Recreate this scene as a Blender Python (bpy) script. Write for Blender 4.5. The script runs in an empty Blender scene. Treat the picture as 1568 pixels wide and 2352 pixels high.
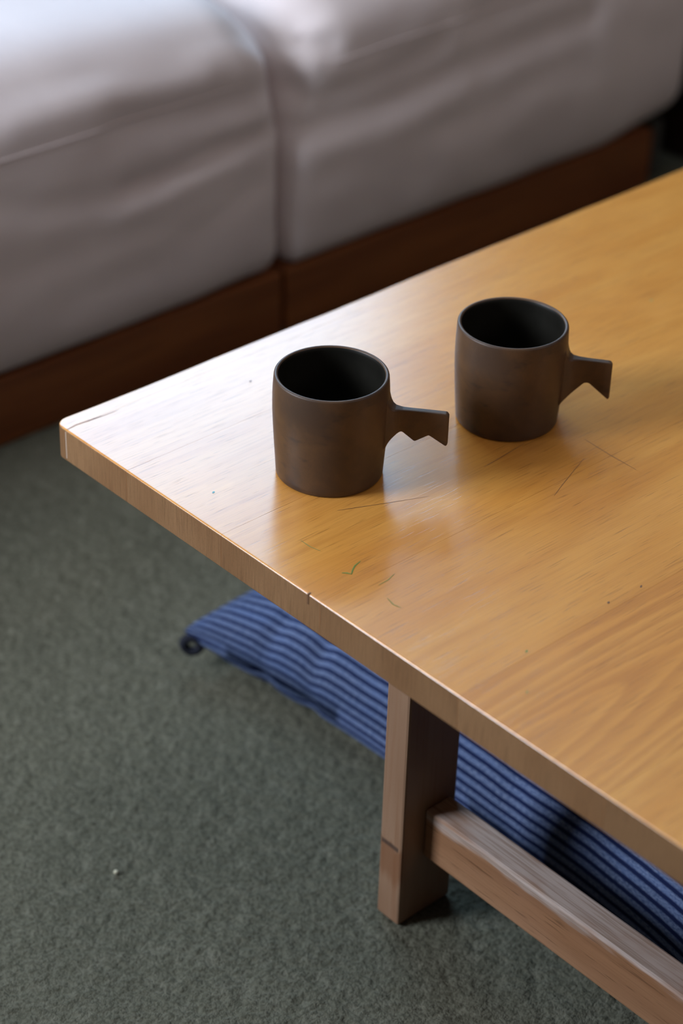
import bpy, bmesh, math, random
import numpy as np
from mathutils import Vector, Matrix, noise

sc = bpy.context.scene
COL = sc.collection
TH = 0.36                                   # table-top height (m); world x runs along the table, y across it

# ------------------------------------------------------------------ camera
cam_d = bpy.data.cameras.new('camera')
cam = bpy.data.objects.new('camera', cam_d)
COL.objects.link(cam)
rt = Vector((0.742152618, -0.669701623, 0.026631312))
up = Vector((0.352995811, 0.424343624, 0.833862366))
fw = Vector((0.569739808, 0.609452397, -0.551329600))
M = Matrix((rt, up, -fw)).transposed().to_4x4()
M.translation = Vector((-0.816996, -1.202447, 0.874017 + TH))
cam.matrix_world = M
cam_d.sensor_fit = 'VERTICAL'
cam_d.sensor_height = 36.0
cam_d.sensor_width = 24.0
cam_d.lens = 5000.0 / 2352.0 * 36.0
cam_d.clip_start = 0.02
cam_d.clip_end = 50
cam_d.dof.use_dof = True
cam_d.dof.focus_distance = 1.585
cam_d.dof.aperture_fstop = 3.4
cam_d.dof.aperture_blades = 9
sc.camera = cam

# ------------------------------------------------------------------ world, windows' daylight, added front fill, exposure
w = bpy.data.worlds.new('world')
sc.world = w
w.use_nodes = True
w.node_tree.nodes['Background'].inputs[0].default_value = (0.55, 0.68, 0.9, 1)
w.node_tree.nodes['Background'].inputs[1].default_value = 0.3


def opening_light(name, loc, normal, sx, sz, radiance, color):
    d = bpy.data.lights.new(name, 'AREA')
    d.shape = 'RECTANGLE'
    d.size = sx
    d.size_y = sz
    d.energy = radiance * math.pi * sx * sz
    d.color = color
    o = bpy.data.objects.new(name, d)
    COL.objects.link(o)
    o.location = loc
    o.rotation_euler = Vector(normal).to_track_quat('-Z', 'Z').to_euler()
    return o


# back window above the sofa, side window in the left wall, both out of the picture
BWX0, BWX1, BWZ0, BWZ1, WY = 0.40, 2.15, 1.00, 2.28, 1.80
SWY0, SWY1, SWZ0, SWZ1, WX = 0.28, 1.14, 0.86, 1.74, -1.50
opening_light('daylight_back', ((BWX0 + BWX1) / 2, WY + 0.05, (BWZ0 + BWZ1) / 2), (0, -1, 0),
             BWX1 - BWX0 - .06, BWZ1 - BWZ0 - .06, 7.9, (0.45, 0.71, 1.0))
opening_light('daylight_side', (WX - 0.05, (SWY0 + SWY1) / 2, (SWZ0 + SWZ1) / 2), (1, 0, 0),
             SWY1 - SWY0 - .06, SWZ1 - SWZ0 - .06, 36.0, (0.77, 0.86, 1.0))

FWX0, FWX1, FWZ0, FWZ1, FY = 0.20, 2.00, 1.45, 2.30, -3.20       # invented opening behind the camera; its warm fill brightens the sofa front
opening_light('fill_front', ((FWX0 + FWX1) / 2, FY - 0.05, (FWZ0 + FWZ1) / 2), (0, 1, 0),
             FWX1 - FWX0 - .06, FWZ1 - FWZ0 - .06, 2.9, (1.0, 0.88, 0.84))

sc.view_settings.view_transform = 'Standard'
sc.view_settings.look = 'None'
sc.view_settings.gamma = 1.0
sc.view_settings.use_curve_mapping = False
sc.view_settings.exposure = 0.1
sc.cycles.use_denoising = True
sc.cycles.max_bounces = 8
sc.cycles.diffuse_bounces = 5


# ------------------------------------------------------------------ helpers
def link(name, mesh, parent=None, mats=()):
    o = bpy.data.objects.new(name, mesh)
    COL.objects.link(o)
    for m in mats:
        mesh.materials.append(m)
    if parent:
        o.parent = parent
    return o


def empty(name, loc, label, cat):
    o = bpy.data.objects.new(name, None)
    COL.objects.link(o)
    o.location = loc
    o['label'] = label
    o['category'] = cat
    return o


def tag(o, label, cat):
    o['label'] = label
    o['category'] = cat
    return o


def bm_mesh(bm, name, smooth=False):
    me = bpy.data.meshes.new(name)
    bmesh.ops.recalc_face_normals(bm, faces=bm.faces[:])
    bm.to_mesh(me)
    bm.free()
    if smooth:
        me.polygons.foreach_set('use_smooth', [True] * len(me.polygons))
    return me


def box_bm(lo, hi, bevel=0.0, seg=2):
    bm = bmesh.new()
    bmesh.ops.create_cube(bm, size=1.0)
    for v in bm.verts:
        v.co = Vector([(lo[i] + hi[i]) / 2 + v.co[i] * (hi[i] - lo[i]) for i in range(3)])
    if bevel:
        bmesh.ops.bevel(bm, geom=bm.edges[:], offset=bevel, segments=seg, profile=0.5, affect='EDGES')
    return bm


def box(name, lo, hi, mat, parent=None, bevel=0.0, seg=2, smooth=False):
    """box with its origin at the middle of its base; lo/hi are in the parent's space"""
    c = Vector(((lo[0] + hi[0]) / 2, (lo[1] + hi[1]) / 2, lo[2]))
    bm = box_bm(Vector(lo) - c, Vector(hi) - c, bevel, seg)
    o = link(name, bm_mesh(bm, name, smooth), parent, (mat,))
    o.location = c
    return o


def from_np(name, verts, faces, mats=(), parent=None, smooth=True):
    me = bpy.data.meshes.new(name)
    me.from_pydata([tuple(v) for v in verts], [], [tuple(f) for f in faces])
    me.update()
    if smooth:
        me.polygons.foreach_set('use_smooth', [True] * len(me.polygons))
    return link(name, me, parent, mats)


class NT:
    """tiny node-tree builder"""
    def __init__(self, name):
        self.m = bpy.data.materials.new(name)
        self.m.use_nodes = True
        self.t = self.m.node_tree
        self.b = self.t.nodes['Principled BSDF']

    def n(self, typ, inp=None, **kw):
        nd = self.t.nodes.new(typ)
        for k, v in kw.items():
            setattr(nd, k, v)
        for k, v in (inp or {}).items():
            self.set(nd.inputs[k], v)
        return nd

    def set(self, sock, v):
        if isinstance(v, bpy.types.NodeSocket):
            self.t.links.new(v, sock)
        else:
            sock.default_value = v

    def obj(self):
        return self.n('ShaderNodeTexCoord').outputs['Object']

    def mapping(self, vec, scale=(1, 1, 1), loc=(0, 0, 0)):
        return self.n('ShaderNodeMapping', {'Vector': vec, 'Scale': scale, 'Location': loc}).outputs[0]

    def noise(self, vec, scale=5.0, detail=2.0, rough=0.5, dist=0.0):
        return self.n('ShaderNodeTexNoise', {'Vector': vec, 'Scale': scale, 'Detail': detail,
                                             'Roughness': rough, 'Distortion': dist}).outputs['Fac']

    def math(self, op, a, b=0.0, c=0.0, clamp=False):
        nd = self.n('ShaderNodeMath', operation=op, use_clamp=clamp)
        self.set(nd.inputs[0], a)
        self.set(nd.inputs[1], b)
        self.set(nd.inputs[2], c)
        return nd.outputs[0]

    def ramp(self, fac, stops):
        nd = self.n('ShaderNodeValToRGB', {'Fac': fac})
        el = nd.color_ramp.elements
        while len(el) < len(stops):
            el.new(0.5)
        for e, (p, c) in zip(el, stops):
            e.position = p
            e.color = (c[0], c[1], c[2], 1) if len(c) == 3 else c
        return nd.outputs[0]

    def smooth(self, fac, a, b):
        nd = self.n('ShaderNodeMapRange', {'Value': fac, 'From Min': a, 'From Max': b}, interpolation_type='SMOOTHSTEP')
        return nd.outputs[0]

    def mix(self, fac, a, b, blend='MIX'):
        nd = self.n('ShaderNodeMix', data_type='RGBA', blend_type=blend)
        self.set(nd.inputs[0], fac)
        self.set(nd.inputs[6], a if isinstance(a, bpy.types.NodeSocket) else (*a, 1))
        self.set(nd.inputs[7], b if isinstance(b, bpy.types.NodeSocket) else (*b, 1))
        return nd.outputs[2]

    def bump(self, h, strength=0.3, dist=0.001):
        nd = self.n('ShaderNodeBump', {'Height': h, 'Strength': strength, 'Distance': dist})
        self.t.links.new(nd.outputs[0], self.b.inputs['Normal'])
        return nd

    def col(self, c):
        self.set(self.b.inputs['Base Color'], c if isinstance(c, bpy.types.NodeSocket) else (*c, 1))

    def rough(self, r):
        self.set(self.b.inputs['Roughness'], r)

    def p(self, **kw):
        for k, v in kw.items():
            self.set(self.b.inputs[k.replace('_', ' ')], v)


# ------------------------------------------------------------------ materials
def varnished_wood(name, light, dark, line, flame=0.25, rough=0.25, coat=0.0):
    """long grain along local x"""
    g = NT(name)
    off = g.n('ShaderNodeObjectInfo').outputs['Location']     # grain runs on from board to board
    p = g.n('ShaderNodeVectorMath', {0: g.obj(), 1: off}, operation='ADD').outputs[0]
    broad = g.noise(g.mapping(p, (1.6, 9, 9)), 2.0, 3, 0.55, 0.3)
    mid = g.noise(g.mapping(p, (4.0, 150, 110)), 1.0, 4, 0.6, 0.25)
    c = g.mix(g.smooth(broad, 0.30, 0.72), light, dark)
    c = g.mix(g.math('MULTIPLY', g.smooth(mid, 0.48, 0.75), 0.34), c, line)
    contour = g.noise(g.mapping(p, (0.9, 6.5, 6.5)), 1.0, 1.5, 0.45, 0.15)
    band = g.math('FRACT', g.math('MULTIPLY', contour, 34.0))
    band = g.math('MULTIPLY', g.smooth(band, 0.0, 0.72), g.math('SUBTRACT', 1.0, g.smooth(band, 0.80, 0.95)))
    c = g.mix(g.math('MULTIPLY', band, flame), c, line)
    pore = g.noise(g.mapping(p, (28, 850, 500)), 1.0, 2, 0.55)
    porem = g.smooth(pore, 0.60, 0.70)
    c = g.mix(g.math('MULTIPLY', porem, 0.50), c, tuple(x * 0.45 for x in line))
    hair = g.noise(g.mapping(p, (16, 1500, 700)), 1.0, 2, 0.5)
    c = g.mix(g.math('MULTIPLY', g.smooth(hair, 0.46, 0.68), 0.20), c, tuple(x * 0.7 for x in line))
    blot = g.noise(g.mapping(p, (3, 5, 5)), 2.3, 3, 0.6)
    c = g.mix(g.math('MULTIPLY', g.smooth(blot, 0.5, 0.8), 0.22), c, (light[0] * 1.15, light[1] * 1.2, light[2] * 1.5))
    g.col(c)
    smear = g.noise(g.mapping(p, (2, 4, 4)), 3.0, 3, 0.6)
    g.rough(g.math('ADD', rough - 0.03, g.math('MULTIPLY', smear, 0.06)))
    fine = g.noise(g.mapping(p, (22, 420, 300)), 1.0, 2, 0.5)
    hgt = g.math('SUBTRACT', g.math('MULTIPLY', fine, 0.2), g.math('MULTIPLY', porem, 0.6))
    g.bump(hgt, 0.16, 0.0005)
    g.p(Coat_Weight=coat, Coat_Roughness=0.22)
    return g.m


def end_grain(name, light, dark):
    g = NT(name)
    rnd = g.n('ShaderNodeObjectInfo').outputs['Random']
    off = g.n('ShaderNodeCombineXYZ', {1: g.math('MULTIPLY', rnd, 3.1), 2: g.math('MULTIPLY', rnd, 2.0)}).outputs[0]
    p = g.n('ShaderNodeVectorMath', {0: g.obj(), 1: off}, operation='ADD').outputs[0]
    skew = g.n('ShaderNodeVectorMath', {0: p}, operation='MULTIPLY')
    skew.inputs[1].default_value = (1, 1, 1)
    warp = g.noise(g.mapping(p, (1, 14, 9)), 1.0, 2)
    rings = g.noise(g.mapping(p, (1, 1150, 34)), 1.0, 3, 0.6)
    fleck = g.noise(g.mapping(p, (1, 900, 700)), 1.0, 2, 0.6)
    c = g.mix(g.smooth(warp, 0.3, 0.7), light, dark)
    c = g.mix(g.math('MULTIPLY', rnd, 0.30), c, tuple(x * 0.5 for x in dark))
    c = g.mix(g.math('MULTIPLY', g.smooth(rings, 0.44, 0.64), 0.42), c, tuple(x * 0.45 for x in dark))
    c = g.mix(g.math('MULTIPLY', g.smooth(fleck, 0.56, 0.7), 0.4), c, tuple(x * 0.5 for x in dark))
    g.col(c)
    g.rough(0.42)
    g.bump(rings, 0.25, 0.0006)
    return g.m


TOP_L, TOP_D, TOP_N = (0.75, 0.350, 0.072), (0.66, 0.272, 0.046), (0.45, 0.155, 0.025)
M_top = varnished_wood('orange_varnished_oak', TOP_L, TOP_D, TOP_N, 0.10, coat=0.55)
M_flame = varnished_wood('orange_varnished_oak_flame', (0.74, 0.340, 0.070), (0.66, 0.265, 0.045), (0.40, 0.130, 0.022), 0.36, coat=0.55)
M_end = end_grain('oak_end_grain', (0.32, 0.172, 0.078), (0.255, 0.126, 0.053))
M_leg = varnished_wood('worn_oak_rail', (0.40, 0.215, 0.115), (0.33, 0.16, 0.078), (0.19, 0.075, 0.030), 0.25, 0.38)


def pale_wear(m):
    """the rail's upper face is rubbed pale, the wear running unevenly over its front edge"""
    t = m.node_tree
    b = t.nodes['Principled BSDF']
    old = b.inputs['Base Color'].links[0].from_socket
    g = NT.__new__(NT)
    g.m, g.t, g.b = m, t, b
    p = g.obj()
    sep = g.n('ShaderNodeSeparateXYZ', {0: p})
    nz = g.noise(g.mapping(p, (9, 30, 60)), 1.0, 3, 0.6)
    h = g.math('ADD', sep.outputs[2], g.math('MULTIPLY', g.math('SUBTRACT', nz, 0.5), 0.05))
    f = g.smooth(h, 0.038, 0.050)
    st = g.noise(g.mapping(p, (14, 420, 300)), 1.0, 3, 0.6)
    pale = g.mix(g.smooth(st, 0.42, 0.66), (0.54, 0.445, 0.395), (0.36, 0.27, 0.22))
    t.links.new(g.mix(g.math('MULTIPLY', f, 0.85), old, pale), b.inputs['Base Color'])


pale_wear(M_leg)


def leg_wood():
    g = NT('worn_oak_leg')
    p = g.obj()
    broad = g.noise(g.mapping(p, (12, 12, 3)), 1.5, 3, 0.55)
    streak = g.noise(g.mapping(p, (170, 170, 7)), 1.0, 3, 0.6)
    c = g.mix(g.smooth(broad, 0.3, 0.7), (0.32, 0.19, 0.115), (0.25, 0.135, 0.075))
    c = g.mix(g.math('MULTIPLY', g.smooth(streak, 0.47, 0.72), 0.5), c, (0.23, 0.10, 0.045))
    # worn brown patch and a dark scuff line low on the leg (height from the floor)
    sep = g.n('ShaderNodeSeparateXYZ', {0: p})
    wob = g.math('ADD', sep.outputs[2], g.math('MULTIPLY', g.math('SUBTRACT', streak, 0.5), 0.035))
    patch = g.math('MULTIPLY', g.smooth(wob, 0.036, 0.052), g.math('SUBTRACT', 1.0, g.smooth(wob, 0.076, 0.082)))
    c = g.mix(g.math('MULTIPLY', g.math('MULTIPLY', patch, g.math('LESS_THAN', sep.outputs[0], -0.0262)), 0.6), c, (0.20, 0.075, 0.028))
    wob2 = g.math('ADD', sep.outputs[2], g.math('MULTIPLY', g.math('SUBTRACT', broad, 0.5), 0.006))
    scuff = g.math('MULTIPLY', g.smooth(wob2, 0.0735, 0.0765), g.math('SUBTRACT', 1.0, g.smooth(wob2, 0.078, 0.081)))
    face = g.math('MULTIPLY', g.math('LESS_THAN', sep.outputs[0], -0.0262), g.math('LESS_THAN', g.math('ABSOLUTE', g.math('ADD', sep.outputs[1], -0.001)), 0.0095))
    scuff = g.math('MULTIPLY', scuff, face)
    c = g.mix(g.math('MULTIPLY', scuff, 0.8), c, (0.05, 0.03, 0.025))
    g.col(c)
    g.rough(0.45)
    g.bump(streak, 0.2, 0.0006)
    return g.m


M_legw = leg_wood()


def dark_wood(name, a, b, rough=0.45):
    g = NT(name)
    p = g.obj()
    n1 = g.noise(g.mapping(p, (3, 30, 30)), 1.0, 4, 0.6, 0.5)
    n2 = g.noise(g.mapping(p, (12, 240, 240)), 1.0, 2, 0.5)
    c = g.mix(g.smooth(n1, 0.3, 0.7), a, b)
    c = g.mix(g.math('MULTIPLY', g.smooth(n2, 0.5, 0.7), 0.35), c, tuple(x * 0.5 for x in b))
    g.col(c)
    g.rough(rough)
    g.bump(n2, 0.12, 0.0005)
    return g.m


M_base = dark_wood('dark_walnut_panel', (0.31, 0.096, 0.023), (0.21, 0.056, 0.013))
M_cab = dark_wood('black_brown_cabinet', (0.020, 0.010, 0.007), (0.012, 0.006, 0.004), 0.5)
M_plinth = dark_wood('dark_brown_plinth', (0.045, 0.018, 0.009), (0.03, 0.012, 0.006), 0.5)


def stoneware():
    g = NT('brown_black_stoneware')
    p = g.obj()
    n1 = g.noise(p, 28.0, 4, 0.6, 0.4)
    n2 = g.noise(g.mapping(p, (1, 1, 2.2), (0.3, 0.1, 0.7)), 34.0, 3, 0.55)
    n3 = g.noise(p, 900.0, 2, 0.5)
    c = g.mix(g.smooth(n1, 0.32, 0.68), (0.098, 0.052, 0.025), (0.064, 0.036, 0.021))
    c = g.mix(g.math('MULTIPLY', g.smooth(n2, 0.56, 0.74), 0.7), c, (0.026, 0.019, 0.019))
    c = g.mix(g.math('MULTIPLY', g.smooth(n3, 0.45, 0.75), 0.25), c, (0.05, 0.033, 0.024))
    g.col(c)
    g.rough(g.math('ADD', 0.40, g.math('MULTIPLY', n1, 0.14)))
    g.bump(g.math('ADD', n3, g.math('MULTIPLY', n1, 2.0)), 0.12, 0.0003)
    g.p(Specular_IOR_Level=0.38)
    return g.m


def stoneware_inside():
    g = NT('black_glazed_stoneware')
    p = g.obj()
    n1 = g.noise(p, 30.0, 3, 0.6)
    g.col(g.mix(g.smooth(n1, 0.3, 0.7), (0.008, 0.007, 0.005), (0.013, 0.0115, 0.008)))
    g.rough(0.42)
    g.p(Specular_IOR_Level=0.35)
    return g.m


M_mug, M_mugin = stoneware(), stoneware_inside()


def sofa_fabric():
    g = NT('pale_mauve_grey_cotton')
    p = g.obj()
    n1 = g.noise(p, 7.0, 3, 0.6)
    weave = g.noise(g.mapping(p, (1, 1, 1)), 1300.0, 1, 0.5)
    c = g.mix(g.smooth(n1, 0.3, 0.7), (0.76, 0.665, 0.645), (0.70, 0.61, 0.595))
    c = g.mix(g.math('MULTIPLY', weave, 0.15), c, (0.60, 0.52, 0.50))
    g.col(c)
    g.rough(0.85)
    g.p(Specular_IOR_Level=0.2, Sheen_Weight=0.25, Sheen_Roughness=0.5)
    g.bump(weave, 0.25, 0.0006)
    return g.m


M_sofa = sofa_fabric()


def carpet_mat():
    g = NT('sage_green_carpet')
    p = g.obj()
    n1 = g.noise(p, 3.2, 3, 0.55)
    n2 = g.noise(g.mapping(p, (1, 1, 0.4)), 260.0, 3, 0.65)
    n3 = g.noise(p, 60.0, 3, 0.65)
    c = g.mix(g.smooth(n1, 0.3, 0.7), (0.140, 0.134, 0.096), (0.108, 0.106, 0.077))
    c = g.mix(g.math('MULTIPLY', g.smooth(n3, 0.42, 0.72), 0.40), c, (0.205, 0.195, 0.148))
    c = g.mix(g.math('MULTIPLY', g.smooth(n2, 0.42, 0.64), 0.65), c, (0.060, 0.058, 0.040))
    g.col(c)
    g.rough(0.95)
    g.p(Specular_IOR_Level=0.05)
    g.bump(n2, 0.8, 0.003)
    return g.m


M_carpet = carpet_mat()


def striped_cotton():
    """stripes follow the cloth (UV map holds the flat cloth position in metres)"""
    g = NT('indigo_striped_cotton')
    uv = g.n('ShaderNodeUVMap', uv_map='UVMap').outputs[0]
    sep = g.n('ShaderNodeSeparateXYZ', {0: uv})
    wob = g.noise(g.mapping(uv, (6, 18, 1)), 1.0, 3, 0.6)
    u = g.math('ADD', sep.outputs[0], g.math('MULTIPLY', g.math('SUBTRACT', wob, 0.5), 0.0022))
    ph = g.math('FRACT', g.math('MULTIPLY', u, 1.0 / 0.0088))
    tri = g.math('ABSOLUTE', g.math('SUBTRACT', ph, 0.5))
    edge = g.math('ADD', tri, g.math('MULTIPLY', g.math('SUBTRACT', g.noise(uv, 1500.0, 2, 0.6), 0.5), 0.20))
    stripe = g.math('SUBTRACT', 1.0, g.smooth(edge, 0.22, 0.36))
    mel = g.noise(g.mapping(uv, (900, 260, 1)), 1.0, 3, 0.7)
    lightc = g.mix(g.smooth(mel, 0.32, 0.68), (0.048, 0.074, 0.160), (0.180, 0.224, 0.345))
    patchy = g.noise(g.mapping(uv, (60, 14, 1)), 1.0, 3, 0.6)
    lightc = g.mix(g.math('MULTIPLY', g.smooth(patchy, 0.4, 0.7), 0.5), lightc, (0.10, 0.15, 0.30))
    c = g.mix(stripe, (0.012, 0.018, 0.058), lightc)
    g.col(c)
    g.rough(0.9)
    g.p(Specular_IOR_Level=0.0)
    g.bump(g.math('ADD', mel, stripe), 0.2, 0.0005)
    return g.m


M_stripe = striped_cotton()


def plain(name, c, rough=0.6, metal=0.0, var=0.12, scale=12.0):
    g = NT(name)
    n = g.noise(g.obj(), scale, 3, 0.6)
    g.col(g.mix(n, tuple(x * (1 - var) for x in c), tuple(min(1, x * (1 + var)) for x in c)))
    g.rough(rough)
    g.p(Metallic=metal)
    return g.m


M_wall = plain('warm_plaster', (0.15, 0.105, 0.08), 0.9, 0, 0.05, 4)
M_ceil = plain('white_ceiling', (0.78, 0.68, 0.60), 0.9, 0, 0.03, 3)
M_frame = plain('painted_window_frame', (0.5, 0.48, 0.45), 0.5)
M_green = plain('green_felt_pen', (0.13, 0.24, 0.045), 0.5, 0, 0.35, 300)
M_greenlt = plain('faded_green_pen', (0.28, 0.27, 0.07), 0.45, 0, 0.35, 300)
M_scratch = plain('dark_scratch', (0.16, 0.075, 0.035), 0.6, 0, 0.5, 400)
M_crack = plain('split_in_wood', (0.55, 0.36, 0.27), 0.7, 0, 0.4, 500)
M_tassel = plain('black_cotton_cord', (0.008, 0.009, 0.018), 0.95)
M_steel = plain('dull_grey_steel', (0.07, 0.07, 0.065), 0.6, 0.0)
M_cyan = plain('cyan_paint_spot', (0.16, 0.42, 0.44), 0.5)
M_pale = plain('pale_glue_line', (0.55, 0.42, 0.32), 0.6, 0, 0.2, 300)
M_crumb = plain('pale_crumb', (0.50, 0.46, 0.33), 0.8)
M_seam = M_sofa

# ------------------------------------------------------------------ the room
RX0, RX1, RY0, RY1, RZ = WX, 3.4, -3.2, WY, 2.5


def structure(o):
    o['kind'] = 'structure'
    return o


structure(box('floor', (RX0, RY0, -0.12), (RX1, RY1, -0.012), M_plinth))
structure(box('ceiling', (RX0, RY0, RZ), (RX1, RY1, RZ + 0.1), M_ceil))


def wall_with_hole(name, axis, at, out, a0, a1, h0=None, h1=None, z0=0, z1=0):
    bm = bmesh.new()

    def add(lo_a, hi_a, lo_z, hi_z):
        b = [min(at, out), max(at, out)]
        lo, hi = ((lo_a, b[0], lo_z), (hi_a, b[1], hi_z)) if axis == 'y' else ((b[0], lo_a, lo_z), (b[1], hi_a, hi_z))
        t = box_bm(lo, hi)
        me = bpy.data.meshes.new('tmp')
        t.to_mesh(me)
        t.free()
        bm.from_mesh(me)
        bpy.data.meshes.remove(me)
    if h0 is None:
        add(a0, a1, -0.12, RZ)
    else:
        add(a0, h0, -0.12, RZ)
        add(h1, a1, -0.12, RZ)
        add(h0, h1, -0.12, z0)
        add(h0, h1, z1, RZ)
    return structure(link(name, bm_mesh(bm, name), None, (M_wall,)))


wall_with_hole('wall_back', 'y', WY, WY + 0.12, RX0 - .12, RX1 + .12, BWX0, BWX1, BWZ0, BWZ1)
wall_with_hole('wall_left', 'x', WX, WX - 0.12, RY0, RY1, SWY0, SWY1, SWZ0, SWZ1)
wall_with_hole('wall_right', 'x', RX1, RX1 + 0.12, RY0, RY1)
wall_with_hole('wall_front', 'y', RY0, RY0 - 0.12, RX0 - .12, RX1 + .12, FWX0, FWX1, FWZ0, FWZ1)


def frame(name, axis, at, a0, a1, z0, z1, t=0.035, d=0.05):
    bm = bmesh.new()
    for (p0, p1, q0, q1) in ((a0, a1, z0, z0 + t), (a0, a1, z1 - t, z1), (a0, a0 + t, z0 + t, z1 - t), (a1 - t, a1, z0 + t, z1 - t)):
        lo, hi = ((p0, at - d, q0), (p1, at + 0.04, q1)) if axis == 'y' else ((at - 0.04, p0, q0), (at + d, p1, q1))
        b = box_bm(lo, hi, 0.003, 1)
        me = bpy.data.meshes.new('tmp')
        b.to_mesh(me)
        b.free()
        bm.from_mesh(me)
        bpy.data.meshes.remove(me)
    return structure(link(name, bm_mesh(bm, name), None, (M_frame,)))


frame('window_1', 'y', WY, BWX0, BWX1, BWZ0, BWZ1)
frame('fill_frame', 'y', FY - 0.01, FWX0, FWX1, FWZ0, FWZ1)  # frames the invented opening of the front fill light
frame('window_2', 'x', WX, SWY0, SWY1, SWZ0, SWZ1)


# ------------------------------------------------------------------ carpet (fitted, tufted)
def axis_steps(lo, d0, d1, hi, fine, coarse):
    a = list(np.arange(lo, d0, coarse)) + list(np.arange(d0, d1, fine)) + list(np.arange(d1, hi, coarse)) + [hi]
    return np.array(a)


def make_carpet():
    xs = axis_steps(RX0 + .002, -0.36, 0.36, RX1 - .002, 0.0028, 0.08)
    ys = axis_steps(RY0 + .002, -0.62, 0.46, RY1 - .002, 0.0028, 0.08)
    nx, ny = len(xs), len(ys)
    verts = np.zeros((nx * ny, 3))
    N = noise.noise
    k = 0
    for x in xs:
        fx = -0.36 < x < 0.36
        for y in ys:
            z = 0.0
            if fx and -0.62 < y < 0.46:
                z = 0.0016 * N((x * 150, y * 150, 0.3)) + 0.0011 * N((x * 330, y * 330, 4.7)) + 0.0010 * N((x * 40, y * 40, 9.1)) - 0.0014
                z = min(z, 0.0)
                fd = min(1.0, min(x + 0.36, 0.36 - x, y + 0.62, 0.46 - y) / 0.05)
                z = -0.0014 + (z + 0.0014) * fd
            else:
                z = -0.0014
            verts[k] = (x, y, z)
            k += 1
    idx = np.arange(nx * ny).reshape(nx, ny)
    q = np.stack([idx[:-1, :-1], idx[1:, :-1], idx[1:, 1:], idx[:-1, 1:]], -1).reshape(-1, 4)
    # skirt so that the carpet has its thickness
    me = bpy.data.meshes.new('carpet')
    ring = np.concatenate([idx[:, 0], idx[-1, 1:], idx[-2::-1, -1], idx[0, -2:0:-1]])
    base = verts[ring].copy()
    base[:, 2] = -0.012
    n0 = len(verts)
    allv = np.vstack([verts, base])
    m = len(ring)
    sk = [(ring[i], n0 + i, n0 + (i + 1) % m, ring[(i + 1) % m]) for i in range(m)]
    me.from_pydata(allv.tolist(), [], q.tolist() + [tuple(int(a) for a in s) for s in sk])
    me.update()
    me.polygons.foreach_set('use_smooth', [True] * len(me.polygons))
    return link('carpet', me, None, (M_carpet,))


tag(make_carpet(), 'sage green fitted carpet with short tufted pile covering the floor', 'carpet')

# ------------------------------------------------------------------ sofa: two low modules side by side
def gauss(d, s):
    return math.exp(-(d / s) ** 2)


def poly_dist(px, pz, pts):
    """signed-less distance to a polyline, and how far along (0..1)"""
    best = 9.0
    for (ax, az), (bx, bz) in zip(pts[:-1], pts[1:]):
        dx, dz = bx - ax, bz - az
        t = max(0.0, min(1.0, ((px - ax) * dx + (pz - az) * dz) / (dx * dx + dz * dz)))
        d = math.hypot(px - ax - t * dx, pz - az - t * dz)
        best = min(best, d)
    return best


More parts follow.
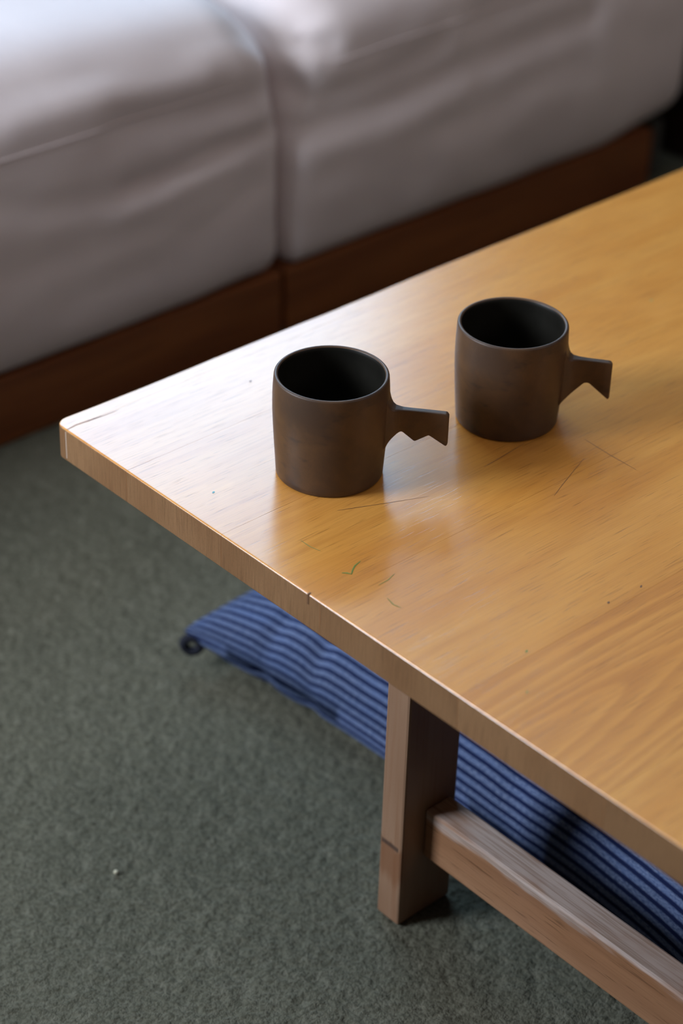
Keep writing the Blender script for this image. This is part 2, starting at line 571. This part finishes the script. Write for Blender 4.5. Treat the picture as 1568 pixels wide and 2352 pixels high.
def cushion_mesh(name, x0, x1, y0, y1, z0, z1, folds, crown, end_r, nseg=0.011):
    """soft box: r varies from small at the bottom to large at the top, crowned, with folds pressed into its front"""
    nx, ny, nz = int((x1 - x0) / nseg), int((y1 - y0) / (nseg * 2)), int((z1 - z0) / nseg)
    lo, hi = Vector((x0, y0, z0)), Vector((x1, y1, z1))
    key, verts, faces = {}, [], []

    def vid(i, j, k):
        if (i, j, k) in key:
            return key[(i, j, k)]
        p = Vector((x0 + (x1 - x0) * i / nx, y0 + (y1 - y0) * j / ny, z0 + (z1 - z0) * k / nz))
        t = k / nz
        s = min(1.0, max(0.0, (t - 0.35) / 0.65))
        s = s * s * (3 - 2 * s)
        r = 0.018 + 0.062 * s
        # the far end of the cushion is rounder low down
        if x1 - p.x < 0.25:
            r = max(r, end_r * (1 - max(0, (x1 - p.x - 0.05)) / 0.2))
        q = Vector([min(max(p[a], lo[a] + r), hi[a] - r) for a in range(3)])
        d = p - q
        if d.length > 1e-7:
            dn = d.normalized()
            pos = q + dn * r
        else:
            dn = Vector((0, 0, 1))
            pos = p
        u = (p.x - x0) / (x1 - x0)
        vv = (p.y - y0) / (y1 - y0)
        dome = (1 - abs(2 * u - 1) ** 3.0) * (0.55 + 0.45 * math.sin(math.pi * min(1, max(0, vv))))
        pos.z += crown * dome * t ** 1.5
        front = max(0.0, -dn.y)
        if front > 0.05:
            bulge = 0.010 * math.sin(math.pi * min(1, max(0, t))) * (1 - abs(2 * u - 1) ** 4)
            dis = bulge
            for pts, depth, wdt in folds:
                d1 = poly_dist(p.x, p.z, pts)
                if d1 < wdt * 3:
                    dis += depth * gauss(d1, wdt)
            dis += 0.003 * noise.noise((p.x * 7, p.z * 16 + p.x * 5, 2.0)) + 0.0015 * noise.noise((p.x * 15, p.z * 30, 5.0))
            pos += dn * dis * front
        elif dn.z > 0.5:
            pos += dn * 0.004 * noise.noise((p.x * 6, p.y * 6, p.z * 6))
        key[(i, j, k)] = len(verts)
        verts.append(tuple(pos))
        return key[(i, j, k)]
    for i in range(nx):
        for k in range(nz):
            faces.append((vid(i, 0, k), vid(i + 1, 0, k), vid(i + 1, 0, k + 1), vid(i, 0, k + 1)))
            faces.append((vid(i, ny, k), vid(i, ny, k + 1), vid(i + 1, ny, k + 1), vid(i + 1, ny, k)))
    for i in range(nx):
        for j in range(ny):
            faces.append((vid(i, j, nz), vid(i + 1, j, nz), vid(i + 1, j + 1, nz), vid(i, j + 1, nz)))
            faces.append((vid(i, j, 0), vid(i, j + 1, 0), vid(i + 1, j + 1, 0), vid(i + 1, j, 0)))
    for j in range(ny):
        for k in range(nz):
            faces.append((vid(0, j, k), vid(0, j, k + 1), vid(0, j + 1, k + 1), vid(0, j + 1, k)))
            faces.append((vid(nx, j, k), vid(nx, j + 1, k), vid(nx, j + 1, k + 1), vid(nx, j, k + 1)))
    return verts, faces


SY = 0.488
BZ = 0.080


def sofa_module(loc, label, x0, x1, bx0, bx1, folds, crown, end_r, seam_pts):
    root = empty('sofa_module', loc, label, 'sofa')
    L = Vector(loc)
    v, f = cushion_mesh('seat_cushion', x0, x1, SY, SY + 0.80, BZ, 0.395, folds, crown, end_r)
    c = from_np('seat_cushion', [Vector(a) - L for a in v], f, (M_sofa,), root)
    # sewn seam of the cover: a thin raised welt on the front
    pts = []
    for (ax, az), (bx, bz) in zip(seam_pts[:-1], seam_pts[1:]):
        for i in range(14):
            t = i / 14
            pts.append((ax + (bx - ax) * t, az + (bz - az) * t))
    pts.append(seam_pts[-1])
    vv = np.array(v)
    ring, fc = [], []
    fr = vv[vv[:, 1] < SY + 0.07]
    for n_, (px, pz) in enumerate(pts):
        dd = np.hypot(fr[:, 0] - px, fr[:, 2] - pz)
        k = np.argsort(dd)[:6]
        wt = 1 / (dd[k] + 0.002)
        py = float((fr[k, 1] * wt).sum() / wt.sum())
        for a in range(6):
            an = a * math.pi / 3
            ring.append((px - L.x, py - 0.0002 + 0.0010 * math.cos(an) - L.y, pz + 0.0016 * math.sin(an) - L.z))
        if n_:
            for a in range(6):
                b = (a + 1) % 6
                fc.append(((n_ - 1) * 6 + a, (n_ - 1) * 6 + b, n_ * 6 + b, n_ * 6 + a))
    fc.append(tuple(range(5, -1, -1)))
    fc.append(tuple(range(len(ring) - 6, len(ring))))
    s = from_np('seam', ring, fc, (M_sofa,), c)
    # wooden base
    def bx(name, lo, hi):
        return box(name, Vector(lo) - L, Vector(hi) - L, M_base, root, 0.002)
    bx('front_panel', (bx0, SY + 0.001, 0.0), (bx1, SY + 0.030, BZ))
    bx('side_panel', (bx0, SY + 0.031, 0.0), (bx0 + 0.022, SY + 0.75, BZ))
    bx('side_panel', (bx1 - 0.022, SY + 0.031, 0.0), (bx1, SY + 0.75, BZ))
    bx('back_panel', (bx0, SY + 0.751, 0.0), (bx1, SY + 0.773, BZ))
    bx('deck', (bx0 + 0.023, SY + 0.031, BZ - 0.02), (bx1 - 0.023, SY + 0.75, BZ))
    return root


folds_l = [
    ([(0.20, 0.285), (0.281, 0.269), (0.36, 0.250), (0.445, 0.247), (0.48, 0.247)], -0.0035, 0.014),
    ([(0.43, 0.245), (0.48, 0.247), (0.521, 0.250), (0.575, 0.257), (0.645, 0.260)], -0.0095, 0.010),
    ([(0.43, 0.226), (0.52, 0.231), (0.60, 0.238)], 0.004, 0.016),
    ([(0.43, 0.318), (0.47, 0.315), (0.534, 0.306), (0.64, 0.305)], -0.006, 0.016),
    ([(0.30, 0.345), (0.42, 0.345), (0.55, 0.338)], 0.003, 0.015),
    ([(0.28, 0.19), (0.40, 0.20), (0.55, 0.17)], -0.003, 0.02),
    ([(0.35, 0.14), (0.50, 0.16), (0.62, 0.20)], -0.002, 0.015),
]
folds_r = [
    ([(0.645, 0.247), (0.702, 0.246), (0.788, 0.241), (0.864, 0.248), (0.935, 0.254), (1.038, 0.258), (1.15, 0.262)], -0.009, 0.017),
    ([(0.70, 0.215), (0.80, 0.212), (0.93, 0.222)], 0.004, 0.02),
    ([(0.645, 0.292), (0.727, 0.275), (0.807, 0.276), (0.889, 0.288)], -0.007, 0.014),
    ([(0.675, 0.350), (0.70, 0.339), (0.725, 0.332)], -0.011, 0.010),
    ([(0.67, 0.322), (0.70, 0.316)], 0.005, 0.010),
    ([(0.95, 0.30), (1.05, 0.31), (1.20, 0.30)], -0.005, 0.02),
    ([(0.90, 0.19), (1.0, 0.20), (1.15, 0.22)], -0.003, 0.02),
]
sofa_module((-0.03, 0.87, 0), 'left sofa module with wide mauve-grey cushion on a dark walnut base', -0.70, 0.6630, -0.70, 0.6590,
            folds_l, 0.035, 0.03, [(0.10, 0.329), (0.285, 0.328), (0.392, 0.328), (0.505, 0.325), (0.60, 0.324)])
right_sofa = sofa_module((1.0, 0.87, 0), 'right sofa module with rounded mauve-grey cushion end, beyond the two mugs', 0.6680, 1.385, 0.6660, 1.306,
            folds_r, 0.050, 0.052, [(0.70, 0.318), (0.818, 0.323), (0.958, 0.325), (1.10, 0.325)])

foot = box('foot', (1.3320 - 1.0, SY + 0.020 - 0.87, 0.0), (1.3490 - 1.0, SY + 0.042 - 0.87, BZ - 0.003), M_steel, right_sofa, 0.002)
foot['label'] = 'slim grey metal foot'

# ------------------------------------------------------------------ dark cabinet past the sofa's right end
cab = empty('cabinet', (1.655, 0.774, 0), 'black-brown low cabinet in shadow past the sofa end, top right', 'cabinet')
box('body', (-0.25, -0.27, 0.075), (0.25, 0.25, 0.46), M_cab, cab, 0.003)
box('plinth', (-0.245, -0.280, 0.0), (0.245, 0.24, 0.074), M_plinth, cab, 0.002)
box('door', (-0.245, -0.286, 0.08), (-0.003, -0.271, 0.45), M_cab, cab, 0.002)
box('door', (0.003, -0.286, 0.08), (0.245, -0.271, 0.45), M_cab, cab, 0.002)

# ------------------------------------------------------------------ the table
TL, TW, TT = 1.50, 1.06, 0.029
table = empty('coffee_table', (0, 0, 0), 'low orange-varnished oak coffee table with two brown mugs standing on it', 'table')
joints = [0.0, -0.0155, -0.092, -0.203, -0.310, -0.445, -0.573, -0.690, -0.810, -0.930, -TW]


def board(i, y1, y0, mat):
    """one glued board of the top, y0..y1, x 0..TL; only its free edges are eased"""
    first, last = i == 0, i == len(joints) - 2
    gap = 0.00008
    ya, yb = y0 + (0 if last else gap), y1 - (0 if first else gap)
    n = 60 if first else 1
    bm = bmesh.new()
    r = 0.0017                                        # eased arris
    rc = 0.011                                        # plan radius of the table's corner
    # plan outline of the board
    out = []
    if first:
        rc2 = min(rc, (yb - ya))
        for k in range(7):
            a = math.pi - k * (math.pi / 2) / 6
            out.append((rc2 + rc2 * math.cos(a), yb - rc2 + rc2 * math.sin(a)))
        for k in range(1, 60):
            x = rc2 + (TL - 2 * rc2) * k / 60
            wob = 0.0009 * noise.noise((x * 14, 0.5, 0)) + 0.0006 * noise.noise((x * 40, 1.5, 0))
            out.append((x, yb - 0.0008 + min(0.0008, wob)))
        for k in range(7):
            a = math.pi / 2 - k * (math.pi / 2) / 6
            out.append((TL - rc2 + rc2 * math.cos(a), yb - rc2 + rc2 * math.sin(a)))
        out += [(TL, ya), (0, ya)]
        free = lambda j: j < len(out) - 2
    elif last:
        out = [(0, yb), (TL, yb), (TL, ya), (0, ya)]
    else:
        out = [(0, yb), (TL, yb), (TL, ya), (0, ya)]
    # inset rings: bottom ring, side rings, top ring
    cx0, cx1 = 0.0, TL

    def ringpts(ins, z):
        pts = []
        for (x, y) in out:
            nx_ = min(max(x, cx0 + ins), cx1 - ins)
            ny_ = y
            if first and y > ya + 0.002:
                # pull towards the inside along y too
                ny_ = y - ins * (1 if y > yb - 0.004 else max(0.0, (y - ya) / (yb - ya)))
            if last and y < yb - 0.002:
                ny_ = y + ins
            pts.append(bm.verts.new((nx_, ny_, z)))
        return pts
    rings = []
    for k in range(7):
        a = math.pi / 2 * k / 6
        rings.append(ringpts(r * (1 - math.sin(a)), TH - TT + r * (1 - math.cos(a))))
    for k in range(7):
        a = math.pi / 2 * k / 6
        rings.append(ringpts(r * (1 - math.cos(a)), TH - r + r * math.sin(a)))
    for a, b in zip(rings[:-1], rings[1:]):
        m = len(a)
        for j in range(m):
            bm.faces.new((a[j], a[(j + 1) % m], b[(j + 1) % m], b[j]))
    bm.faces.new(rings[-1])
    bm.faces.new(rings[0][::-1])
    o0 = Vector((0, (y0 + y1) / 2, TH - TT))
    for v in bm.verts:
        v.co -= o0
    bmesh.ops.recalc_face_normals(bm, faces=bm.faces[:])
    for fa in bm.faces:
        fa.material_index = 1 if abs(fa.normal.x) > 0.80 else 0
        fa.smooth = False
    me = bpy.data.meshes.new('board')
    bm.to_mesh(me)
    bm.free()
    o = link('board', me, table, (mat, M_end))
    o.location = o0
    return o


for i in range(len(joints) - 1):
    board(i, joints[i], joints[i + 1], M_flame if i in (5,) else M_top)

LX0, LX1 = 0.0904, 0.148
LY0, LY1 = -0.3128, -0.2880


def leg(x0, x1, y0, y1):
    return box('leg', (x0, y0, 0), (x1, y1, TH - TT), M_legw, table, 0.0022, 2)


LYB0, LYB1 = -TW + 0.288, -TW + 0.3128
for (xa, xb) in ((LX0, LX1), (TL - LX1, TL - LX0)):
    leg(xa, xb, LY0, LY1)
    leg(xa, xb, LYB0, LYB1)


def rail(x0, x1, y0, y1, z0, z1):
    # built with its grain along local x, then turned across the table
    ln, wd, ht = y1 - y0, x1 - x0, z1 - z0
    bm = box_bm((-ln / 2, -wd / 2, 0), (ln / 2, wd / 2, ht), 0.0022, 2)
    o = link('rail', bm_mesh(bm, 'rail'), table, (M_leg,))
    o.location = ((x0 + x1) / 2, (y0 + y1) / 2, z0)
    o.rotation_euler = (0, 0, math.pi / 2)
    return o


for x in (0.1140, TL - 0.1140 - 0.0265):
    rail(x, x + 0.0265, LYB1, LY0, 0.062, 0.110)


# marks on the top: felt-pen strokes, scratches, the split at the corner (each a thin film of its own)
def ribbon(name, pts, width, mat, z=TH + 0.00015, taper=True):
    pts = [Vector(p) for p in pts]
    dense = []
    for a, b in zip(pts[:-1], pts[1:]):
        for k in range(6):
            dense.append(a.lerp(b, k / 6))
    dense.append(pts[-1])
    bm = bmesh.new()
    prev = None
    n = len(dense) - 1
    c0 = sum(pts, Vector((0, 0))) / len(pts)
    for k, p in enumerate(dense):
        d = (dense[min(k + 1, n)] - dense[max(k - 1, 0)]).normalized()
        nrm = Vector((-d.y, d.x))
        wv = width * (0.35 + 0.65 * math.sin(math.pi * (0.06 + 0.88 * k / n)) if taper else 1) / 2
        wv *= 1 + 0.35 * noise.noise((p.x * 900, p.y * 900, 0))
        q = p - c0
        cur = [bm.verts.new((q.x + nrm.x * wv, q.y + nrm.y * wv, 0)), bm.verts.new((q.x - nrm.x * wv, q.y - nrm.y * wv, 0))]
        if prev:
            bm.faces.new((prev[0], prev[1], cur[1], cur[0]))
        prev = cur
    o = link(name, bm_mesh(bm, name), table, (mat,))
    o.location = (c0.x, c0.y, z)
    return o


ribbon('pen_mark', [(0.0345, -0.2938), (0.0372, -0.2962), (0.0390, -0.2996)], 0.0013, M_green)
ribbon('pen_mark', [(0.0385, -0.2995), (0.0425, -0.2962), (0.0475, -0.2932), (0.0544, -0.2915)], 0.0011, M_green)
ribbon('pen_mark', [(0.0443, -0.3210), (0.0531, -0.3209), (0.0623, -0.3182)], 0.0007, M_greenlt)
ribbon('pen_mark', [(0.0384, -0.3362), (0.0364, -0.3445), (0.0380, -0.3505)], 0.0009, M_greenlt)
ribbon('pen_mark', [(0.0392, -0.2448), (0.0390, -0.2553), (0.0411, -0.2642)], 0.0007, M_greenlt)
ribbon('scratch', [(0.0850, -0.2330), (0.0928, -0.2365), (0.1050, -0.2421), (0.1190, -0.2485), (0.1497, -0.2619)], 0.00042, M_scratch)
ribbon('scratch', [(0.2985, -0.2815), (0.2966, -0.3087), (0.2961, -0.3357)], 0.00045, M_scratch)
ribbon('scratch', [(0.2776, -0.2995), (0.2529, -0.3086), (0.2367, -0.3148), (0.2217, -0.3209)], 0.00035, M_scratch)
ribbon('scratch', [(0.2578, -0.2553), (0.2348, -0.2576), (0.2099, -0.2595)], 0.00045, M_scratch)
ribbon('split', [(0.0012, -0.0163), (0.0109, -0.0150), (0.0221, -0.0162), (0.0330, -0.0170)], 0.0016, M_crack)
ribbon('split', [(0.0200, -0.0160), (0.0340, -0.0172), (0.0484, -0.0177)], 0.0006, M_crack)
for (x, y, wd, m) in ((0.1519, -0.4380, 0.0016, M_scratch), (0.1837, -0.4397, 0.0012, M_scratch), (0.157, -0.0492, 0.0016, M_scratch),
                      (0.0312, -0.1565, 0.0018, M_cyan), (0.0683, -0.4402, 0.0014, M_green), (0.5125, -0.1617, 0.002, M_greenlt),
                      (0.0367, -0.471, 0.0012, M_greenlt)):
    ribbon('speck', [(x - 0.0012, y - 0.0008), (x, y), (x + 0.0013, y + 0.0006)], wd, m)
glue = box('glue_line', (-0.00008, -0.0161, TH - TT + 0.003), (0.0002, -0.0152, TH - 0.002), M_pale, table)
nick = box('nick', (-0.0003, -0.2983, TH - 0.0085), (0.0022, -0.2970, TH + 0.0002), M_scratch, table)


# ------------------------------------------------------------------ mugs
def mug(loc, phi, label, profile_out, R, H, handle_cols, top_z, slab):
    root = empty('mug', loc, label, 'mug')
    n = 96
    # body: outer wall, rounded lip, inner wall, floor
    prof = [(0.0, 0.0), (profile_out[0][0] - 0.0022, 0.0), (profile_out[0][0] - 0.0007, 0.0006)] + profile_out
    lip = 0.0016
    rr = profile_out[-1][0]
    for k in range(1, 7):
        a = math.pi * k / 7
        prof.append((rr - lip + lip * math.cos(a), H - lip + lip * math.sin(a)))
    k_in = len(prof)
    for (r, z) in reversed(profile_out[:-1]):
        if z > 0.006:
            prof.append((r - 0.0034, z))
    prof += [(profile_out[0][0] - 0.0065, 0.0050), (0.02, 0.0046), (0.0, 0.0045)]
    verts, faces, mid = [], [], []
    idx = []
    for (r, z) in prof:
        if r == 0.0:
            idx.append([len(verts)])
            verts.append((0, 0, z))
        else:
            idx.append(list(range(len(verts), len(verts) + n)))
            for k in range(n):
                a = 2 * math.pi * k / n
                wob = 1 + 0.0016 * noise.noise((math.cos(a) * 1.3 + loc[0] * 9, math.sin(a) * 1.3, z * 14))
                verts.append((r * math.cos(a) * wob, r * math.sin(a) * wob, z))
    for j, (a, b) in enumerate(zip(idx[:-1], idx[1:])):
        for k in range(n):
            k2 = (k + 1) % n
            if len(a) == 1:
                faces.append((a[0], b[k2], b[k]))
            elif len(b) == 1:
                faces.append((a[k], a[k2], b[0]))
            else:
                faces.append((a[k], a[k2], b[k2], b[k]))
            mid.append(1 if j >= k_in - 1 else 0)
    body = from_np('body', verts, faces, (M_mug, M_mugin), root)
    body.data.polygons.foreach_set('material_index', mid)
    body.rotation_euler = (0, 0, phi)
    # handle: a flat slab with a notched lower edge, flaring into the wall
    cols = []
    for (r, zt, zb) in handle_cols:
        fl = math.exp(-(max(0.0, r - 0.0415) / 0.0062) ** 1.5)
        cols.append((r, zt, zb, slab / 2 + 0.0065 * fl, 0.0010 + 0.002 * fl))
    hv, hf = [], []
    m = 16

    def section(r, zt, zb, ht, cr):
        cr = min(cr, ht * 0.9, (zt - zb) * 0.35)
        pts = []
        for (sy, sz, a0) in ((1, 1, 0), (-1, 1, 90), (-1, -1, 180), (1, -1, 270)):
            for k in range(4):
                a = math.radians(a0 + 30 * k)
                cy = sy * (ht - cr)
                cz = (zt - cr) if sz > 0 else (zb + cr)
                pts.append((r, cy + cr * math.cos(a), cz + cr * math.sin(a)))
        return pts
    for c in cols:
        hv += section(*c)
    # rounded end cap: one shrunken ring
    r, zt, zb, ht, cr = cols[-1]
    hv += section(r + 0.0007, zt - 0.0008, zb + 0.0008, ht - 0.0008, cr)
    nc = len(cols) + 1
    for j in range(nc - 1):
        for k in range(m):
            k2 = (k + 1) % m
            hf.append((j * m + k, (j + 1) * m + k, (j + 1) * m + k2, j * m + k2))
    hf.append(tuple(range((nc - 1) * m, nc * m)))
    hf.append(tuple(range(m - 1, -1, -1)))
    h = from_np('handle', hv, hf, (M_mug,), root)
    h.rotation_euler = (0, 0, phi)
    bm = bmesh.new()
    bm.from_mesh(h.data)
    bmesh.ops.recalc_face_normals(bm, faces=bm.faces[:])
    bm.to_mesh(h.data)
    bm.free()
    for p in h.data.polygons:
        p.use_smooth = True
    h.data.set_sharp_from_angle(angle=math.radians(38))
    return root


def columns(top, bottom, r0, r1):
    """sample upper and lower outline (r, z lists) at all their corners plus a few between"""
    rs = sorted(set([round(a, 5) for a, _ in top + bottom if r0 <= a <= r1] + list(np.round(np.linspace(r0, r1, 24), 5))))
    t = np.array(top)
    b = np.array(bottom)
    return [(r, float(np.interp(r, t[:, 0], t[:, 1])), float(np.interp(r, b[:, 0], b[:, 1]))) for r in rs]


H1 = 0.0834
out1 = [(0.0402, 0.0016), (0.0405, 0.006), (0.0409, 0.013), (0.0415, 0.022), (0.0422, 0.033), (0.0428, 0.044), (0.0432, 0.054),
        (0.0433, 0.062), (0.0432, 0.069), (0.0429, 0.075), (0.0426, 0.0795), (0.0424, H1 - 0.0016)]
top1 = [(0.0395, 0.0690), (0.0426, 0.0688), (0.0432, 0.0662), (0.0442, 0.0633), (0.0457, 0.0611), (0.0478, 0.0599), (0.0530, 0.0594), (0.0690, 0.0594), (0.0853, 0.0592),
        (0.0862, 0.0588), (0.0868, 0.0580)]
bot1 = [(0.0395, 0.0240), (0.0425, 0.0285), (0.0438, 0.0315), (0.0457, 0.0345), (0.0500, 0.0391), (0.0518, 0.0405), (0.0529, 0.0409), (0.0541, 0.0406),
        (0.0624, 0.0339), (0.0633, 0.0337), (0.0643, 0.0341), (0.0722, 0.0391), (0.0734, 0.0396), (0.0747, 0.0391), (0.0855, 0.0323), (0.0862, 0.0320), (0.0868, 0.0324)]
mug((0.1179, -0.1873, TH), math.radians(-50.5), 'nearer brown stoneware mug with two zigzag notches under its handle', out1, 0.0424, H1,
    columns(top1, bot1, 0.0400, 0.0868), 0.0594, 0.0056)

out2 = [(0.0398, 0.0016), (0.0402, 0.006), (0.0407, 0.013), (0.0414, 0.022), (0.0421, 0.033), (0.0427, 0.044), (0.0431, 0.054),
        (0.0432, 0.062), (0.0431, 0.069), (0.0429, 0.075), (0.0427, 0.0795), (0.0426, H1 - 0.0016)]
top2 = [(0.0395, 0.0690), (0.0426, 0.0687), (0.0432, 0.0655), (0.0441, 0.0626), (0.0455, 0.0605), (0.0478, 0.0595), (0.0600, 0.0592), (0.0754, 0.0591), (0.0768, 0.0587), (0.0775, 0.0577)]
bot2 = [(0.0395, 0.0180), (0.0412, 0.0199), (0.0425, 0.0222), (0.0440, 0.0240), (0.0573, 0.0384), (0.0584, 0.0392), (0.0594, 0.0395), (0.0608, 0.0396), (0.0623, 0.0391),
        (0.0765, 0.0276), (0.0770, 0.0272), (0.0775, 0.0276)]
mug((0.2764, -0.2177, TH), math.radians(-53.0), 'farther brown stoneware mug with one deep notch under its handle', out2, 0.0426, H1,
    columns(top2, bot2, 0.0400, 0.0775), 0.0592, 0.0056)


# ------------------------------------------------------------------ striped floor cushion under the table
def floor_cushion():
    X0, X1, Y0, Y1 = 0.172, 0.750, -0.580, 0.062
    cx, cy = (X0 + X1) / 2, (Y0 + Y1) / 2
    a, b = (X1 - X0) / 2, (Y1 - Y0) / 2
    root = empty('floor_cushion', (cx, cy, 0), 'plump indigo floor cushion with pale stripes lying under the table', 'cushion')
    nu, nv = 150, 160
    EZ, HT = 0.042, 0.108

    def surf(u, v, top):
        # u,v in -1..1 ; returns local position
        fu, fv = 1 - abs(u) ** 2.6, 1 - abs(v) ** 3.4
        puff = max(0.0, fu * fv) ** 0.38
        # sides draw in a little between the corners
        x = a * u * (1 - 0.17 * (1 - v ** 4) * abs(u) ** 3 * (1 if u < 0 else 0.3))
        y = b * v * (1 - 0.022 * (1 - u * u) * abs(v))
        ez = EZ * (1 - 0.68 * max(0.0, 1 - abs(v) ** 5) * (u < 0))
        if top:
            z = ez + (HT - ez) * puff
        else:
            z = max(0.0015, ez - (ez + 0.02) * min(1.0, puff * 1.25))
        # gathers along the front edge (world y about -0.005 and -0.068)
        wy = cy + y
        dx = (x + a)                         # distance in from the front edge
        for (gy, dep, wd) in ((-0.012, 0.014, 0.010), (-0.064, 0.022, 0.010), (-0.30, 0.006, 0.012)):
            g = gauss(wy - gy, wd) * math.exp(-dx / 0.055)
            if top:
                z -= dep * g * (puff ** 0.6)
            x += 0.007 * g * (0.5 if top else 1)
        if top:
            z += puff * (0.0045 * noise.noise((x * 9, y * 11, 1.0)) + 0.0025 * noise.noise((x * 22, y * 26, 3.0)))
        return (x, y, z)
    verts, faces, uvs = [], [], []
    for top in (True, False):
        base = len(verts)
        for i in range(nu + 1):
            # denser rows close to the edge
            s = -1 + 2 * i / nu
            u = math.sin(s * math.pi / 2)
            u = 0.55 * u + 0.45 * s
            for j in range(nv + 1):
                t = -1 + 2 * j / nv
                v = 0.5 * math.sin(t * math.pi / 2) + 0.5 * t
                verts.append(surf(u, v, top))
                uvs.append((u * a * 1.06, v * b))
        for i in range(nu):
            for j in range(nv):
                p = base + i * (nv + 1) + j
                q = p + nv + 1
                faces.append((p, q, q + 1, p + 1) if top else (p, p + 1, q + 1, q))
    # weld the two skins along the seam by a narrow closing strip
    N0 = (nu + 1) * (nv + 1)
    rim = [i * (nv + 1) for i in range(nu + 1)] + [nu * (nv + 1) + j for j in range(1, nv + 1)] + \
          [i * (nv + 1) + nv for i in range(nu - 1, -1, -1)] + [j for j in range(nv - 1, 0, -1)]
    m = len(rim)
    for k in range(m):
        p, q = rim[k], rim[(k + 1) % m]
        faces.append((q, p, p + N0, q + N0))
    # arc length along u so that the stripes stay even over the swelling edge
    arr = np.array(verts).reshape(2, nu + 1, nv + 1, 3)
    step = np.linalg.norm(np.diff(arr[:, :, :, :], axis=1), axis=3)
    arc = np.concatenate([np.zeros((2, 1, nv + 1)), np.cumsum(step, axis=1)], axis=1)
    arc = arc - arc[:, nu // 2:nu // 2 + 1, :]
    arcm = 0.35 * arc + 0.65 * arc.mean(axis=2, keepdims=True)
    me = bpy.data.meshes.new('cover')
    me.from_pydata(verts, [], faces)
    me.update()
    uvl = me.uv_layers.new(name='UVMap')
    flat_u = arcm.reshape(-1)
    flat_v = arr[..., 1].reshape(-1)
    lv = np.zeros(len(me.loops), dtype=np.int32)
    me.loops.foreach_get('vertex_index', lv)
    uvl.data.foreach_set('uv', np.stack([flat_u[lv], flat_v[lv]], 1).astype(np.float32).reshape(-1))
    me.polygons.foreach_set('use_smooth', [True] * len(me.polygons))
    link('cover', me, root, (M_stripe,))
    # corner loop of black cord
    def tassel(px, py, ang):
        ring, fc = [], []
        R, r, ns, nr = 0.0078, 0.0046, 20, 8
        for i in range(ns):
            A = 2 * math.pi * i / ns
            for j in range(nr):
                B = 2 * math.pi * j / nr
                rad = R + r * math.cos(B)
                ring.append((rad * math.cos(A), r * math.sin(B), rad * math.sin(A)))
        for i in range(ns):
            for j in range(nr):
                i2, j2 = (i + 1) % ns, (j + 1) % nr
                fc.append((i * nr + j, i2 * nr + j, i2 * nr + j2, i * nr + j2))
        o = from_np('corner_loop', ring, fc, (M_tassel,), root)
        o.location = (px, py, 0.026)
        o.rotation_euler = (0, 0, ang)
    tassel(-a + 0.006, b - 0.005, math.radians(-45))
    tassel(a + 0.002, b + 0.002, math.radians(45))
    tassel(-a - 0.002, -b - 0.002, math.radians(45))
    tassel(a + 0.002, -b - 0.002, math.radians(-45))
    return root


floor_cushion()

# ------------------------------------------------------------------ a crumb on the carpet
bm = bmesh.new()
bmesh.ops.create_icosphere(bm, subdivisions=2, radius=0.0022)
for v in bm.verts:
    v.co *= 1 + 0.35 * noise.noise(v.co * 700)
    v.co.z *= 0.6
cr = link('crumb', bm_mesh(bm, 'crumb', True), None, (M_crumb,))
cr.location = (-0.0425, -0.118, 0.0009)
tag(cr, 'tiny pale crumb lying on the green carpet left of the table leg', 'crumb')
